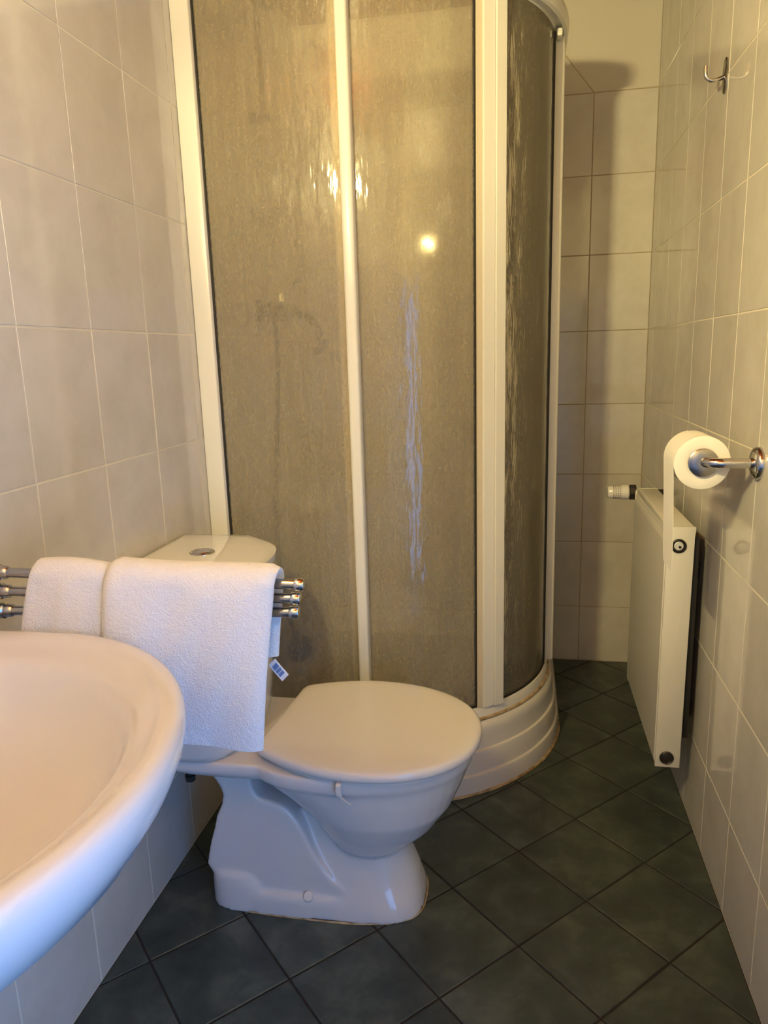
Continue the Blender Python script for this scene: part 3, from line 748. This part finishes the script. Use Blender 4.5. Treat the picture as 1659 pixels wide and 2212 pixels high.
# thermostatic head at the far end
TV = Vector((1.108, Y1 + 0.024, 0.738))
b = B(); tube(b, [TV + Vector((0.0, 0, 0)), TV + Vector((0.03, 0, 0))], 0.012, 14); tube(b, [TV + Vector((0.025, 0.0, 0)), TV + Vector((0.025, -0.03, 0))], 0.009, 12); tube(b, smooth_path([TV + Vector((0.03, 0, 0)), TV + Vector((0.055, 0, 0)), (W, Y1 + 0.024, 0.738)]), 0.009, 12)
link_mesh('valve_body', b, M['darkmetal'], rad)
hd = link_mesh('thermostat_head', lathe(B(), TV + Vector((-0.016, 0, 0)), (-1, 0, 0), [(0, 0.018), (0.003, 0.0215), (0.022, 0.0215), (0.023, 0.0195), (0.056, 0.0185), (0.061, 0.016), (0.062, 0.0)], 26), M['plastic'], rad)
link_mesh('union_nut', lathe(B(), TV + Vector((0.004, 0, 0)), (-1, 0, 0), [(0, 0.016), (0.001, 0.0225), (0.018, 0.0225), (0.020, 0.018)], 8), M['darkmetal'], rad, 20)
b = B()
for k in range(5):
    x = TV.x - 0.036 - k * 0.0062
    for a in range(18):
        an = 2 * PI * a / 18
        cy_, cz_ = TV.y + 0.0192 * math.cos(an), TV.z + 0.0192 * math.sin(an)
        q = bmesh.new(); box(q, -0.0013, 0.0013, -0.0022, 0.0022, -0.001, 0.001)
        bmesh.ops.transform(q, matrix=Matrix.Translation((x, cy_, cz_)) @ Matrix.Rotation(an - PI / 2, 4, 'X'), verts=q.verts[:])
        merge(b, q)
st = link_mesh('vent_slots', b, M['card'], hd, 0); st['kind'] = 'stuff'

# ------------------------------------------------------------------ toilet roll and its holder
RC = Vector((1.1075, 1.33, 0.943))
hold = thing('toilet_roll_holder', 'chrome bent tube toilet roll holder on the right wall', 'toilet roll holder', (W, 1.309, 0.945))
link_mesh('rosette', lathe(B(), (W, 1.309, 0.946), (-1, 0, 0), [(0, 0.0295), (0.006, 0.0295), (0.010, 0.027), (0.013, 0.020), (0.014, 0.013)], 36), M['chrome'], hold)
pth = [(W - 0.012, 1.309, 0.946), (1.165, 1.308, 0.946), (1.141, 1.3075, 0.946)] + [(1.141 - 0.0335 * math.sin(a), 1.341 - 0.0335 * math.cos(a), 0.9455) for a in [PI / 2 * k / 8 for k in range(1, 9)]] + [(1.1075, 1.40, 0.945), (1.1075, 1.438, 0.945)]
link_mesh('arm', tube(B(), pth, 0.0095, 18), M['chrome'], hold)
link_mesh('collar', lathe(B(), (1.1075, 1.3230, 0.9445), (0, 1, 0), [(0, 0.0095), (0.0005, 0.024), (0.002, 0.0262), (0.006, 0.0262), (0.007, 0.020)], 32), M['steel'], hold)
link_mesh('end_knob', lathe(B(), (1.1075, 1.436, 0.945), (0, 1, 0), [(0, 0.0095), (0.002, 0.015), (0.010, 0.015), (0.013, 0.010)], 20), M['chrome'], hold)
roll = thing('toilet_roll', 'white toilet paper roll with a loose end hanging down by the radiator', 'toilet roll', tuple(RC))
RR = 0.0498
link_mesh('paper_roll', lathe(B(), RC + Vector((0, 0.002, 0)), (0, 1, 0), [(0.095, 0.0215), (0.0008, 0.0215), (0, 0.023), (0, RR - 0.002), (0.0012, RR), (0.0968, RR), (0.098, RR - 0.002), (0.098, 0.023), (0.095, 0.0215)], 64, False), M['paper'], roll, 40)
link_mesh('core', lathe(B(), RC + Vector((0, 0.0025, 0)), (0, 1, 0), [(0, 0.0205), (0, 0.0214), (0.095, 0.0214), (0.095, 0.0205), (0, 0.0205)], 32, False), M['card'], roll)
b = B(); rings = []
prof = [(RC.x - (RR + 0.0009) * math.cos(a), RC.z + (RR + 0.0009) * math.sin(a)) for a in [math.radians(d) for d in range(80, -1, -10)]]
for k in range(1, 15):
    q = k / 14; prof.append((RC.x - RR - 0.0009 + 0.0035 * math.sin(q * 2.6) + 0.006 * q * q, RC.z - 0.212 * q))
for i, (x, z) in enumerate(prof):
    q = max(0, (i - 18) / (len(prof) - 19)); ins = 0.010 * q ** 3
    y0, y1 = RC.y + 0.0025 + ins, RC.y + 0.0995 - ins
    rings.append([(x, y0, z), (x, (y0 + y1) / 2, z), (x, y1, z), (x + 0.0007, y1, z), (x + 0.0007, (y0 + y1) / 2, z), (x + 0.0007, y0, z)])
loft(b, rings)
link_mesh('loose_sheet', b, M['paper'], roll, 50)

# ------------------------------------------------------------------ coat hook
HZ = -0.009
hk = thing('coat_hook', 'small chrome hook with an oval plate high on the right wall', 'hook', (W, 1.73, 1.727))
b = B()
loft(b, [[(W - d, 1.73 + (0.017 - i_) * math.cos(2 * PI * k / 32), 1.724 + HZ + (0.036 - i_) * math.sin(2 * PI * k / 32)) for k in range(32)] for d, i_ in ((0, 0), (0.003, 0), (0.005, 0.003))])
link_mesh('plate', b, M['steel'], hk)
link_mesh('prong', tube(B(), smooth_path([(a_, b_, c_ + HZ) for a_, b_, c_ in ((W - 0.004, 1.73, 1.722), (W - 0.018, 1.73, 1.7175), (W - 0.031, 1.73, 1.7175), (W - 0.0395, 1.73, 1.724), (W - 0.042, 1.73, 1.735), (W - 0.042, 1.73, 1.746))], 6), 0.0042, 12), M['chrome'], hk)
